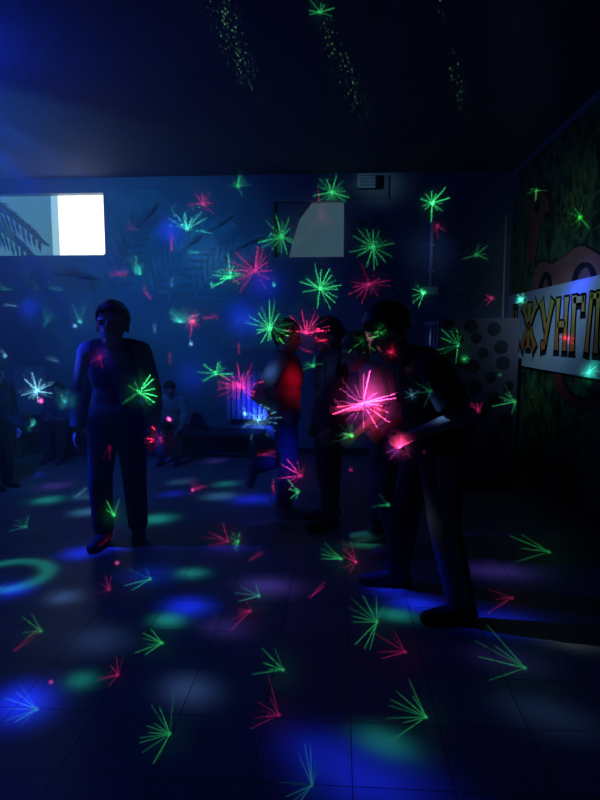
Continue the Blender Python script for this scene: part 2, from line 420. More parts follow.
# ------------------------------------------------------------------ spotted cabinet
cy0, cy1 = 5.2, 6.1
ca = at_y(437, 400, cy0).x; cb = at_y(517, 400, cy0).x; ch = at_y(470, 318, cy0).z
cab = empty('spotted_cabinet', ((ca + cb) / 2, (cy0 + cy1) / 2, 0)); tag(cab, 'tall grey block with dark round spots standing beside the lettered banner', 'play block')
ox, oy = (ca + cb) / 2, (cy0 + cy1) / 2
hw = (cb - ca) / 2; hd = (cy1 - cy0) / 2
bm = bmesh.new(); box(bm, -hw, hw, -hd, hd, 0, ch, .012)
mesh_obj('body', bm, M_CAB, cab)
dots = [(449, 324), (471, 323), (494, 329), (476, 338), (457, 339), (501, 347), (483, 353), (473, 366), (503, 363), (491, 377), (475, 387), (494, 398), (508, 386), (462, 362), (450, 352), (484, 412), (505, 420), (462, 404), (470, 428), (495, 440), (450, 385)]
for k, (px, py) in enumerate(dots):
    v = at_y(px, py, cy0); bm = bmesh.new(); r = .058 * (1 if k % 3 else .8)
    cxx, czz = v.x - ox, min(v.z, ch - r - .01)
    n = 22; f = [bm.verts.new((cxx + r * math.cos(2 * PI * i / n), -hd - .001, czz + r * math.sin(2 * PI * i / n))) for i in range(n)]
    g = [bm.verts.new((cxx + r * .86 * math.cos(2 * PI * i / n), -hd - .006, czz + r * .86 * math.sin(2 * PI * i / n))) for i in range(n)]
    for i in range(n): bm.faces.new((f[i], f[(i + 1) % n], g[(i + 1) % n], g[i]))
    bm.faces.new(g); mesh_obj('spot', bm, M_SPOT, cab)
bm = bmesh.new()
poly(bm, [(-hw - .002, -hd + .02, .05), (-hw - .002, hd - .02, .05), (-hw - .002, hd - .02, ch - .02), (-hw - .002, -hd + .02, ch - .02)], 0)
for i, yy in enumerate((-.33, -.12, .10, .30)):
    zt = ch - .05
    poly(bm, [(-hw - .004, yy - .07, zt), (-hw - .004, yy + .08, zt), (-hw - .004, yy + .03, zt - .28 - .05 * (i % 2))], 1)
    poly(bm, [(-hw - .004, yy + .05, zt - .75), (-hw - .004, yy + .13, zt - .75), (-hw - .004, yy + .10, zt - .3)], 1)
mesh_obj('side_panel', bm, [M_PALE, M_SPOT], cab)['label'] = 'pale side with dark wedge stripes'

# ------------------------------------------------------------------ wall fittings
pt = at_y(433, 201, BACK); pb = at_y(429.5, 289, BACK)
cdn = empty('wall_conduit', (pb.x, BACK, pb.z)); tag(cdn, 'pale vertical conduit dropping to a small socket on the back wall', 'conduit')
bm = bmesh.new(); cone(bm, (0, -.022, .02), (pt.x - pb.x + .0, -.022, pt.z - pb.z), .017, .017, caps=(False, False)); mesh_obj('pipe', bm, M_PLASTIC, cdn, True)
bm = bmesh.new(); box(bm, -.10, .09, -.05, 0, -.06, .02, .008); mesh_obj('socket_box', bm, M_PLASTIC, cdn)
for zc in (.5, .75, .2):
    bm = bmesh.new(); xx = (pt.x - pb.x) * zc; box(bm, xx - .03, xx + .03, -.03, 0, (pt.z - pb.z) * zc - .012, (pt.z - pb.z) * zc + .012, .003); mesh_obj('clip', bm, M_PLASTIC, cdn)

v0 = at_y(346, 172, BACK); v1 = at_y(389, 199, BACK)
vent = empty('wall_speaker', ((v0.x + v1.x) / 2, BACK, v1.z)); tag(vent, 'small pale box on a dim grey plate high on the back wall', 'wall box')
hwv = (v1.x - v0.x) / 2; hv = min(v0.z, CEIL - .03) - v1.z
bm = bmesh.new(); box(bm, -hwv, hwv, -.02, 0, 0, hv, .004); mesh_obj('back_plate', bm, mat('plate_grey', (.11, .14, .17), .6), vent)
bm = bmesh.new(); box(bm, -.11, .085, -.13, -.02, hv * .38, hv * .98, .01); mesh_obj('housing', bm, M_GREYBOX, vent)
bm = bmesh.new()
for k in range(4): box(bm, -.09, .065, -.136, -.131, hv * (.45 + .13 * k), hv * (.45 + .13 * k) + .02)
mesh_obj('grille', bm, M_LEAFD, vent)

bm = bmesh.new(); a = at_y(506.5, 214, BACK - .04); b = at_y(503, 325, BACK - .04)
cone(bm, (min(a.x, RIGHT - .02), BACK - .03, a.z), (min(b.x, RIGHT - .05), BACK - .03, .09), .010, .010, caps=(False, False))
tag(mesh_obj('corner_pipe', bm, M_PLASTIC, None, True), 'thin pale pipe running down the far right room corner', 'pipe')

def radiator(p0, p1, label):
    a = at_y(*p0, BACK - .08); b = at_y(*p1, BACK - .08); w = b.x - a.x; h = a.z - b.z
    r = empty('radiator', ((a.x + b.x) / 2, BACK - .08, b.z)); tag(r, label, 'radiator', 'radiators under the back wall windows')
    n = 8
    for k in range(n):
        bm = bmesh.new(); x = -w / 2 + (k + .5) * w / n
        box(bm, x - w / n * .42, x + w / n * .42, -.03, .045, 0, h, .012); mesh_obj('fin', bm, M_RAD, r)
    for z in (.06, h - .06):
        bm = bmesh.new(); cone(bm, (-w / 2, .01, z), (w / 2, .01, z), .022, .022, caps=(False, False)); mesh_obj('header_pipe', bm, M_RAD, r, True)
    for x in (-w * .35, w * .3):
        bm = bmesh.new(); box(bm, x, x + w * .05, .045, .08, .1, h - .1); mesh_obj('bracket', bm, M_FRAME, r)
radiator((14, 366), (48, 415), 'pale ribbed radiator on the back wall at the left edge')
radiator((226, 371), (268, 420), 'pale ribbed radiator behind the red-vested dancer')

bx1 = at_y(262, 440, 6.3).x
bench = empty('low_bench', ((LEFT + .1 + bx1) / 2, 6.47, 0)); tag(bench, 'long low dark bench along the back wall under the radiators', 'bench')
hb = (bx1 - LEFT - .1) / 2
bm = bmesh.new(); box(bm, -hb, hb, -.20, .20, .26, .30, .008); mesh_obj('seat', bm, M_BENCH, bench)
bm = bmesh.new(); box(bm, -hb + .03, hb - .03, .02, .06, .02, .26, .004); mesh_obj('apron', bm, M_BENCH, bench)
for k in range(5):
    bm = bmesh.new(); x = -hb + .1 + k * (2 * hb - .2) / 4; box(bm, x - .03, x + .03, -.17, .18, 0, .26, .005); mesh_obj('leg', bm, M_BENCH, bench)

# ------------------------------------------------------------------ people
def hand(bm, w, d, nrm, side, s, curl):
    """palm with four fingers and a thumb; w wrist, d direction, nrm palm normal, side thumb side"""
    d = d.normalized(); t = (side - d * side.dot(d)).normalized(); n = d.cross(t).normalized()
    if n.dot(nrm) < 0: n = -n
    pl = .060 * s
    for k, o in enumerate((-.0245, -.008, .008, .0245)):
        o *= s
        kn = w + d * pl * (1.0 + (.08 if k in (1, 2) else 0)) + t * o
        cone(bm, w + t * o * .55, kn, .0125 * s, .0105 * s, 10)
        L = (.040, .050, .053, .047)[k] * s
        a1 = curl * .6; a2 = curl * 1.5
        p1 = kn + (d * math.cos(a1) + n * math.sin(a1)) * L * .55 + t * o * .12
        p2 = p1 + (d * math.cos(a2) + n * math.sin(a2)) * L * .5
        cone(bm, kn, p1, .0088 * s, .0078 * s, 10); cone(bm, p1, p2, .0078 * s, .0065 * s, 10)
    b0 = w + d * .018 * s + t * .022 * s
    b1 = b0 + (d * .7 + t * .75 + n * .15).normalized() * .036 * s
    b2 = b1 + (d * .95 + t * .25 + n * .35).normalized() * .026 * s
    cone(bm, b0, b1, .0115 * s, .0095 * s, 10); cone(bm, b1, b2, .0095 * s, .0075 * s, 10)

def person(name, label, base, rz, H, J, head_rot, top, legs, shoes, hair='short', sleeve='long', sleeve_mat=None, baggy=1.0, curl=.6,
           hs=1.18, voxel=.006, vest=None, stripe=False, skirt=False, group=None, topname='shirt', bulk=1.0):
    root = empty(name, base, rz); tag(root, label, 'person', group)
    D = dict(pelvis=(0, 0, .53), chest=(0, .0, .72), neck=(0, -.005, .83), head=(0, .015, .925),
             shL=(-.115, 0, .812), shR=(.115, 0, .812), elL=(-.15, -.01, .635), elR=(.15, -.01, .635), wrL=(-.155, .03, .48), wrR=(.155, .03, .48),
             hipL=(-.055, 0, .52), hipR=(.055, 0, .52), knL=(-.062, .012, .285), knR=(.062, .012, .285), anL=(-.062, -.01, .045), anR=(.062, -.01, .045),
             toeL=(-.07, .10, .018), toeR=(.07, .10, .018))
    D.update(J); V = {k: Vector(v) * H for k, v in D.items()}
    s = H / 1.6
    HR = Euler(head_rot, 'XYZ').to_matrix()
    # ---- body
    bm = bmesh.new()
    def torso(bm, pad, low=True):
        mid = (V['pelvis'] + V['chest']) / 2
        rot = (V['chest'] - V['pelvis']).to_track_quat('Z', 'Y').to_matrix()
        # keep the shoulder line as x axis
        sx = (V['shR'] - V['shL']).normalized(); zz = (V['neck'] - V['pelvis']).normalized(); yy = zz.cross(sx).normalized(); sx = yy.cross(zz)
        rot = Matrix((sx, yy, zz)).transposed()
        if low: ell(bm, V['pelvis'] + Vector((0, 0, .0)), (.098 * H * bulk + pad, .072 * H * bulk + pad, .078 * H + pad), rot)
        ell(bm, mid, (.086 * H * bulk + pad, .066 * H * bulk + pad, .13 * H + pad), rot)
        ell(bm, V['chest'] + Vector((0, 0, .01 * H)), (.102 * H * bulk + pad, .072 * H * bulk + pad, .115 * H + pad), rot)
        cone(bm, V['shL'] * .9 + V['shR'] * .1 - Vector((0, 0, .006 * H)), V['shR'] * .9 + V['shL'] * .1 - Vector((0, 0, .006 * H)), .036 * H + pad * .6, .036 * H + pad * .6)
        cone(bm, V['shL'].lerp(V['neck'], .35), V['neck'] , .042 * H + pad * .7, .034 * H + pad * .5)
        cone(bm, V['shR'].lerp(V['neck'], .35), V['neck'] , .042 * H + pad * .7, .034 * H + pad * .5)
    torso(bm, 0)
    cone(bm, V['neck'] - Vector((0, 0, .02 * H)), V['head'] + HR @ Vector((0, -.012, -.03)) * s, .034 * H, .032 * H)
    h = hs * s
    def hp(x, y, z): return V['head'] + HR @ (Vector((x, y, z)) * h)
    ell(bm, hp(0, -.008, .025), (.074 * h, .092 * h, .088 * h), HR); ell(bm, hp(0, .018, -.035), (.058 * h, .066 * h, .075 * h), HR)
    ell(bm, hp(0, .055, -.075), (.032 * h, .028 * h, .026 * h), HR)
    cone(bm, hp(0, .080, .018), hp(0, .098, -.022), .008 * h, .014 * h, 10)
    for sg in (-1, 1):
        ell(bm, hp(sg * .075, -.005, -.008), (.010 * h, .018 * h, .030 * h), HR); ell(bm, hp(sg * .032, .075, .024), (.020 * h, .012 * h, .008 * h), HR)
    for sd, sg in (('L', -1), ('R', 1)):
        cone(bm, V['sh' + sd], V['el' + sd], .032 * H, .025 * H); cone(bm, V['el' + sd], V['wr' + sd], .026 * H, .0165 * H)
        cone(bm, V['hip' + sd], V['kn' + sd], .056 * H, .037 * H); cone(bm, V['kn' + sd], V['an' + sd], .036 * H, .023 * H)
        cone(bm, V['an' + sd] + Vector((0, 0, -.012 * H)), V['toe' + sd], .024 * H, .016 * H)
        d = V['wr' + sd] - V['el' + sd]
        inward = Vector((-sg, 0, 0)); nrm = inward if abs(d.normalized().x) < .7 else Vector((0, 0, -1))
        hand(bm, V['wr' + sd] + d.normalized() * .01, d, nrm, Vector((0, 1, .6)) if True else None, 1.12 * s, curl)
    remeshed('body', bm, M_SKIN, root, voxel)
    # eyes and mouth
    for sg in (-1, 1):
        bm = bmesh.new(); ell(bm, hp(sg * .030, .083, .008), (.011 * h, .006 * h, .0065 * h), HR, 10, 6); mesh_obj('eye', bm, M_EYE, root, True)
    bm = bmesh.new(); ell(bm, hp(0, .083, -.052), (.021 * h, .006 * h, .006 * h), HR, 10, 6); mesh_obj('mouth', bm, M_LIP, root, True)
    # hair
    bm = bmesh.new()
    vs = bmesh.ops.create_uvsphere(bm, u_segments=40, v_segments=28, radius=1)['verts']
    dele = []
    for v in vs:
        c = v.co.copy()
        front = c.y; low = -.22 - .45 * max(0, -c.y) + .62 * max(0, front) ** 1.3 + noise.noise(c * 7) * .12 if hair == 'short' else (-.45 - .4 * max(0, -c.y) + 1.0 * max(0, front - .1))
        if c.z < low - .02: dele.append(v)
        nz = noise.noise(c * 5) * .03 + noise.noise(c * 14) * .02
        k_ = max(0, min(1, (c.z - low) / .45)); p = Vector((c.x * (.077 + .010 * k_), c.y * (.096 + .008 * k_) - .011, c.z * .104 + .027)) * (1 + nz * 1.2)
        v.co = hp(*p)
    bmesh.ops.delete(bm, geom=dele, context='VERTS')
    if hair == 'long':
        for k in range(9):
            a = PI + PI * k / 8
            p = hp(.070 * math.cos(a), -.02 + .085 * math.sin(a), .02); q = p + Vector((0, -.02 * s, -.24 * s))
            cone(bm, p, q, .030 * s, .014 * s, 10)
    ho = mesh_obj('hair', bm, M_HAIR, root, True)
    sm = ho.modifiers.new('thick', 'SOLIDIFY'); sm.thickness = .008; sm.offset = -1
    # trousers
    bm = bmesh.new(); pad = .010 * baggy
    ell(bm, V['pelvis'] - Vector((0, 0, .005 * H)), (.100 * H * bulk + pad, .076 * H * bulk + pad, .076 * H + pad))
    for sd in 'LR':
        cone(bm, V['hip' + sd], V['kn' + sd], .058 * H + pad, .041 * H + pad * 1.1)
        a = V['kn' + sd].lerp(V['an' + sd], .97); cone(bm, V['kn' + sd], a, .041 * H + pad * 1.1, .031 * H + pad * 1.3, caps=(True, False))
    tr = remeshed('trousers', bm, legs, root, .009, 3)
    if stripe:
        for sd, sg in (('L', -1),):
            bm = bmesh.new(); pts = []
            for i in range(15):
                t = i / 14; c = V['hip' + sd].lerp(V['kn' + sd], t * 2) if t < .5 else V['kn' + sd].lerp(V['an' + sd], (t - .5) * 2 * .95)
                r = (.058 + (.041 - .058) * min(1, t * 2)) * H + pad if t < .5 else (.041 + (.031 - .041) * (t - .5) * 2) * H + pad * 1.2
                pts.append((c, r))
            for (c, r), (c2, r2) in zip(pts, pts[1:]):
                ring = []
                for cc, rr in ((c, r), (c2, r2)):
                    ring.append([bm.verts.new(cc + Vector((sg * (rr + .004) * math.cos(a), (rr + .004) * math.sin(a), 0))) for a in (-.45, -.15, .15, .45)])
                for i in range(3): bm.faces.new((ring[0][i], ring[0][i + 1], ring[1][i + 1], ring[1][i]))
            mesh_obj('side_stripe', bm, M_STRIPE, tr, True)
    # shoes
    for sd in 'LR':
        bm = bmesh.new(); an, to = V['an' + sd], V['toe' + sd]; d = (to - an); fl = d.normalized()
        up = Vector((0, 0, 1)); up = (up - fl * up.dot(fl)).normalized()
        cone(bm, an - up * .012 * H - fl * .015 * H, to, .030 * H, .022 * H); cone(bm, an + up * .02 * H, an - up * .01 * H, .031 * H, .032 * H, caps=(False, True))
        so = remeshed('shoe', bm, shoes, root, .007, 3)
        bm = bmesh.new(); sx = fl.cross(up)
        A = an - fl * .045 * H - up * .034 * H; Bq = to + fl * .018 * H - up * .012 * H
        q = []
        for i in range(24):
            a = 2 * PI * i / 24; c = (A + Bq) / 2 + (Bq - A) / 2 * math.cos(a) + sx * math.sin(a) * .030 * H; q.append(c)
        lo = [bm.verts.new(c - up * .006 * H) for c in q]; hi = [bm.verts.new(c + up * .006 * H) for c in q]
        for i in range(24): bm.faces.new((lo[i], lo[(i + 1) % 24], hi[(i + 1) % 24], hi[i]))
        bm.faces.new(lo); bm.faces.new(hi); mesh_obj('sole', bm, M_SOLE if shoes is M_SHOEL else M_SHOE, so)
    # top
    bm = bmesh.new(); tp = .013 * baggy
    torso(bm, tp, False)
    sx = V['pelvis']; cone(bm, V['pelvis'].lerp(V['chest'], .6), V['pelvis'] - Vector((0, 0, .035 * H)), .05, .05)
    ell(bm, V['pelvis'] + Vector((0, 0, .02 * H)), (.102 * H * bulk + tp, .078 * H * bulk + tp, .068 * H + tp))
    lim = {'long': .96, 'half': None}[sleeve]
    def arms(bm, extra=0):
        for sd in 'LR':
            if lim: 
                cone(bm, V['sh' + sd], V['el' + sd], .036 * H + tp + extra, .030 * H + tp + extra)
                cone(bm, V['el' + sd], V['el' + sd].lerp(V['wr' + sd], lim), .030 * H + tp + extra, .021 * H + tp + extra, caps=(True, False))
            else: cone(bm, V['sh' + sd], V['sh' + sd].lerp(V['el' + sd], .78), .038 * H + tp, .036 * H + tp * 1.4, caps=(True, False))
    if not sleeve_mat: arms(bm)
    remeshed(topname, bm, top, root, .008, 4)
    if sleeve_mat:
        for sd in 'LR':
            bm = bmesh.new()
            cone(bm, V['sh' + sd], V['el' + sd], .037 * H + tp, .030 * H + tp)
            cone(bm, V['el' + sd], V['el' + sd].lerp(V['wr' + sd], .96), .030 * H + tp, .021 * H + tp, caps=(True, False))
            remeshed('sleeve', bm, sleeve_mat, root, .008, 3)
    # collar
    bm = bmesh.new(); c = V['neck'] + Vector((0, 0, .004 * H)); n = 24
    for i in range(n):
        a, b2 = 2 * PI * i / n, 2 * PI * (i + 1) / n
        cone(bm, c + Vector((math.cos(a), math.sin(a), 0)) * .040 * H, c + Vector((math.cos(b2), math.sin(b2), 0)) * .040 * H, .008 * H, .008 * H, 8, (False, False))
    mesh_obj('collar', bm, top, root, True)
    return root

def gnd(px, py):
    v = at_z(px, py); return (v.x, v.y, 0)
D2 = math.radians
# left youth standing and facing the camera
person('person', 'youth in dark jacket standing alone at left, facing the camera', gnd(121, 541), PI + .06, 1.54,
       dict(head=(0, .02, .915), shL=(-.106, 0, .805), shR=(.106, 0, .805), elL=(-.145, -.02, .64), wrL=(-.152, .02, .49), elR=(.152, -.02, .64), wrR=(.162, .015, .485), anR=(.062, .03, .045), toeR=(.075, .14, .018), knR=(.066, .04, .285), anL=(-.062, -.05, .045), toeL=(-.085, .05, .018), knL=(-.066, 0, .285)),
       (0, 0, 0), M_JACKET, M_DARKT, M_SHOE, sleeve_mat=M_SLEEVE, baggy=1.35, hs=1.3, voxel=.005, topname='jacket', curl=.5)
# right boy leaning forward, facing left
person('person', 'boy in black tee nearest the camera, head bent over his pink-lit hand', (.47, 2.97, 0), D2(96), 1.56,
       dict(pelvis=(0, 0, .525), chest=(0, .030, .70), neck=(0, .075, .795), head=(0, .150, .868), shL=(-.118, .035, .768), shR=(.118, .065, .768),
            elL=(-.150, -.030, .628), wrL=(-.105, .098, .565), elR=(.150, .04, .615), wrR=(.075, .150, .555),
            hipL=(-.06, 0, .51), hipR=(.06, 0, .51), knL=(-.105, -.01, .285), knR=(.105, .060, .285), anL=(-.14, -.06, .045), anR=(.135, .085, .045), toeL=(-.15, .05, .018), toeR=(.145, .195, .018)),
       (-.62, 0, .12), M_TEE, M_DARKT, M_SHOE, sleeve='half', baggy=1.35, stripe=True, hs=1.25, voxel=.005, topname='tee_shirt', curl=1.0, bulk=1.12)
# red vest dancer facing right
person('person', 'dancer in red vest with pale blue sleeves and jeans, one foot kicked back', gnd(285, 513), D2(-82), 1.44,
       dict(shR=(.115, -.035, .805), elR=(.15, -.135, .645), wrR=(.14, -.03, .555), elL=(-.15, -.03, .64), wrL=(-.14, .03, .52), knL=(-.06, .0, .29), anL=(-.06, -.17, .235), toeL=(-.065, -.185, .145), knR=(.062, .02, .285), chest=(0, .015, .72)),
       (-.15, 0, 0), M_REDC, M_JEANS, M_SHOEL, sleeve_mat=M_LBLUE, baggy=1.2, topname='vest')
# dark long-haired dancer facing left
person('person', 'long-haired dancer in dark clothes between the red vest dancer and the pale-shirted one', gnd(330, 523), D2(104), 1.45,
       dict(elL=(-.155, .02, .64), wrL=(-.155, .05, .50), elR=(.15, .0, .63), wrR=(.155, .04, .49), anL=(-.085, .02, .045), toeL=(-.1, .12, .018), anR=(.085, -.03, .045)),
       (-.12, 0, .15), M_DARKC, M_DARKT, M_SHOE, hair='long', baggy=1.2, topname='top')
# pale shirt dancer
person('person', 'dancer in pale shirt lit by the big pink laser star', gnd(385, 548), D2(84), 1.40,
       dict(chest=(0, .03, .71), neck=(0, .085, .80), head=(0, .135, .885), shL=(-.115, .06, .785), shR=(.115, .08, .785), elL=(-.15, .03, .63), wrL=(-.13, .13, .54), elR=(.15, .07, .64), wrR=(.12, .19, .62), anR=(.08, .05, .045), toeR=(.08, .15, .018), anL=(-.09, -.07, .045), toeL=(-.1, .03, .018)),
       (-.35, 0, 0), M_PALEC, M_JEANS, M_SHOEL, sleeve='half', baggy=1.7, topname='shirt', bulk=1.08)
# small child at left frame edge
person('person', 'small child in dark clothes cut off by the left edge of the photo', gnd(2, 488), D2(-110), 1.08,
       dict(), (0, 0, 0), M_DARKC, M_DARKT, M_SHOE, baggy=1.1, hs=1.2, voxel=.007, topname='top')
# seated children on the bench
SEAT = .30
def seated(px, H, lab, top, legs, lean, J, hs, sm=None, hr=(-.15, 0, 0), rz=PI):
    x = at_y(px, 400, 6.36).x
    z = (SEAT + .085 * H + .012) / H
    dz = z - .53
    def up(p, f=0): return (p[0], p[1] + f, p[2] + dz)
    D = dict(pelvis=up((0, 0, .53)), chest=up((0, 0, .715), lean * .6), neck=up((0, 0, .82), lean), head=up((0, .015, .905), lean * 1.25), shL=up((-.115, 0, .80), lean), shR=up((.115, 0, .80), lean),
             hipL=up((-.06, .02, .52)), hipR=up((.06, .02, .52)), knL=(-.085, .235, z + .02), knR=(.085, .235, z + .02), anL=(-.08, .245, .05), anR=(.08, .245, .05), toeL=(-.09, .35, .02), toeR=(.09, .35, .02),
             elL=up((-.15, .05, .64), lean * .7), elR=up((.15, .05, .64), lean * .7), wrL=(-.09, .20, z + .075), wrR=(.09, .20, z + .075))
    D.update(J)
    return person('person', lab, (x, 6.31, 0), rz, H, D, hr, top, legs, M_SHOE, sleeve='long', sleeve_mat=sm, hs=hs, voxel=.007, baggy=1.0, topname='top')
seated(64, .98, 'small child in violet top sitting on the low bench beside the left radiator', M_VIOL, M_DARKT, .05, {}, 1.2)
seated(176, 1.02, 'child in beige top sitting bent forward on the bench, right of the standing youth', M_BEIGE, M_DARKT, .13, dict(wrL=(-.10, .27, .36), wrR=(.08, .26, .36), elL=(-.15, .16, .52), elR=(.15, .16, .52)), 1.2, hr=(-.45, 0, .15))

# ------------------------------------------------------------------ lights
w = bpy.data.worlds.new('ambient_fill'); S.world = w; w.use_nodes = True
w.node_tree.nodes['Background'].inputs['Color'].default_value = (.10, .22, 1.0, 1)
w.node_tree.nodes['Background'].inputs['Strength'].default_value = .003  # added dim blue ambient fill, coming in through the open front

bpy.context.view_layer.update()
DG = bpy.context.evaluated_depsgraph_get()
def hit(px, py):
    ok, loc, nrm, _, ob, _ = S.ray_cast(DG, CAM, ray(px, py))
    return (loc, nrm) if ok else (None, None)

# --- gobo of one laser star: thin rays of uneven length round a bright core
def star_group():
    g = bpy.data.node_groups.new('laser_star', 'ShaderNodeTree')
    I = g.interface
    for nm, dv in (('Seed', 0), ('Rays', 18), ('Radius', .04), ('Fan', 0), ('FanCos', -1.1), ('Width', .0012), ('Halo', 0.0), ('Core', 1.0), ('Keep', .8), ('U', 0), ('V', 0)):
        s = I.new_socket(nm, in_out='INPUT', socket_type='NodeSocketFloat'); s.default_value = dv
    I.new_socket('Value', in_out='OUTPUT', socket_type='NodeSocketFloat')
    N = g.nodes; L = g.links
    gi = N.new('NodeGroupInput'); go = N.new('NodeGroupOutput')
    def M(op, *a):
        n = N.new('ShaderNodeMath'); n.operation = op
        for i, v in enumerate(a):
            if isinstance(v, (int, float)): n.inputs[i].default_value = v
            else: L.new(v, n.inputs[i])
        return n.outputs[0]
    X = gi.outputs
    tc = N.new('ShaderNodeTexCoord'); sp = N.new('ShaderNodeSeparateXYZ'); L.new(tc.outputs['Normal'], sp.inputs[0])
    az = M('MAXIMUM', M('ABSOLUTE', sp.outputs[2]), .001)
    u = M('SUBTRACT', M('DIVIDE', sp.outputs[0], az), X['U']); v = M('SUBTRACT', M('DIVIDE', sp.outputs[1], az), X['V'])
    r = M('SQRT', M('ADD', M('MULTIPLY', u, u), M('MULTIPLY', v, v)))
    a = M('ARCTAN2', v, u)
    t = M('MULTIPLY', M('ADD', M('DIVIDE', a, 2 * PI), .5), X['Rays'])
    cell = M('FLOOR', t); f = M('SUBTRACT', M('FRACT', t), .5)
    def rnd(k):
        n = N.new('ShaderNodeTexWhiteNoise'); n.noise_dimensions = '1D'
        L.new(M('ADD', M('ADD', M('MULTIPLY', cell, 1.37), X['Seed']), k), n.inputs['W']); return n.outputs['Value']
    r1, r2, r3, r4 = rnd(.1), rnd(20.3), rnd(47.7), rnd(91.1)
    off = M('MULTIPLY', M('SUBTRACT', r2, .5), .55)
    dist = M('MULTIPLY', M('MULTIPLY', M('ABSOLUTE', M('SUBTRACT', f, off)), r), M('DIVIDE', 2 * PI, X['Rays']))
    ray_ = M('MAXIMUM', M('SUBTRACT', 1, M('DIVIDE', dist, X['Width'])), 0)
    Ln = M('MULTIPLY', X['Radius'], M('ADD', .45, M('MULTIPLY', r1, .55)))
    inside = M('LESS_THAN', r, Ln)
    fade = M('SUBTRACT', 1.1, M('MULTIPLY', M('DIVIDE', r, Ln), .7))
    # angle of this ray against the fan direction
    ca = M('COSINE', M('SUBTRACT', a, X['Fan']))
    win = M('GREATER_THAN', ca, X['FanCos'])
    keep = M('LESS_THAN', r3, X['Keep'])
    rays = M('MULTIPLY', M('MULTIPLY', M('MULTIPLY', ray_, inside), M('MULTIPLY', fade, win)), M('MULTIPLY', keep, M('ADD', .35, r4)))
    cr = M('DIVIDE', r, M('MULTIPLY', X['Width'], 1.7)); core = M('MULTIPLY', M('EXPONENT', M('MULTIPLY', M('MULTIPLY', cr, cr), -1)), X['Core'])
    hr = M('DIVIDE', r, M('MULTIPLY', X['Radius'], .5)); halo = M('MULTIPLY', M('EXPONENT', M('MULTIPLY', M('MULTIPLY', hr, hr), -1)), X['Halo'])
    L.new(M('ADD', M('ADD', rays, M('MULTIPLY', core, 1.6)), halo), go.inputs[0])
    return g
GSTAR = star_group()

PROJ = Vector((.0, -.02, 1.37))      # laser projector held just above the camera
KL = 150.0
GREEN = (.06, 1, .22); PINK = (1, .03, .22); TEAL = (.08, .9, .55); CYAN = (.25, .75, 1); LBL = (.12, .35, 1); MAG = (1, .08, .45)
nl = [0]
def spot(name, pos, tgt, power, col, ang, blend, radius=0.0, roll=0):
    l = bpy.data.lights.new(name, 'SPOT'); o = bpy.data.objects.new(name, l); COL.objects.link(o)
    o.location = pos; l.energy = power; l.color = col; l.spot_size = ang; l.spot_blend = blend; l.shadow_soft_size = radius
    o.rotation_euler = (tgt - pos).to_track_quat('-Z', 'Y').to_euler()
    return o, l
QUEUE = []
def laser(px, py, col, R, power=1.0, fan=None, half=180, rays=None, halo=0.02, core=1.0, keep=.8, width=1.0):
    p, n = hit(px, py)
    if p is None: return
    nl[0] += 1
    d = p - PROJ; D = d.length; c = max(.3, abs(d.normalized().dot(n)))
    Rt = R / 600 * ((p - CAM).length / D)
    QUEUE.append((PROJ, p, [k * power * D * D / c for k in col], Rt, GSTAR, dict(Seed=nl[0] * 7.31, Rays=rays or max(9, min(26, R * .75)), Radius=Rt,
        Fan=math.radians(fan) if fan is not None else 0, FanCos=math.cos(math.radians(half)) if half < 180 else -1.1, Width=width * .85 / 600, Halo=halo, Core=core, Keep=keep)))
def pool_group():
    g = bpy.data.node_groups.new('soft_pool', 'ShaderNodeTree')
    for nm, dv in (('Radius', .04), ('Ring', 0), ('U', 0), ('V', 0)):
        k = g.interface.new_socket(nm, in_out='INPUT', socket_type='NodeSocketFloat'); k.default_value = dv
    g.interface.new_socket('Value', in_out='OUTPUT', socket_type='NodeSocketFloat')
    N = g.nodes; L = g.links; gi = N.new('NodeGroupInput'); go = N.new('NodeGroupOutput'); X = gi.outputs
    def M(op, *a):
        n = N.new('ShaderNodeMath'); n.operation = op
        for i, v in enumerate(a):
            if isinstance(v, (int, float)): n.inputs[i].default_value = v
            else: L.new(v, n.inputs[i])
        return n.outputs[0]
    tc = N.new('ShaderNodeTexCoord'); sp = N.new('ShaderNodeSeparateXYZ'); L.new(tc.outputs['Normal'], sp.inputs[0])
    az = M('MAXIMUM', M('ABSOLUTE', sp.outputs[2]), .001)
    u = M('SUBTRACT', M('DIVIDE', sp.outputs[0], az), X['U']); v = M('SUBTRACT', M('DIVIDE', sp.outputs[1], az), X['V'])
    r = M('DIVIDE', M('SQRT', M('ADD', M('MULTIPLY', u, u), M('MULTIPLY', v, v))), X['Radius'])
    q = M('SUBTRACT', r, M('MULTIPLY', X['Ring'], .8)); k = M('ADD', 1.6, M('MULTIPLY', X['Ring'], 30))
    L.new(M('EXPONENT', M('MULTIPLY', M('MULTIPLY', M('MULTIPLY', q, q), k), -1)), go.inputs[0])
    return g
GPOOL = pool_group()
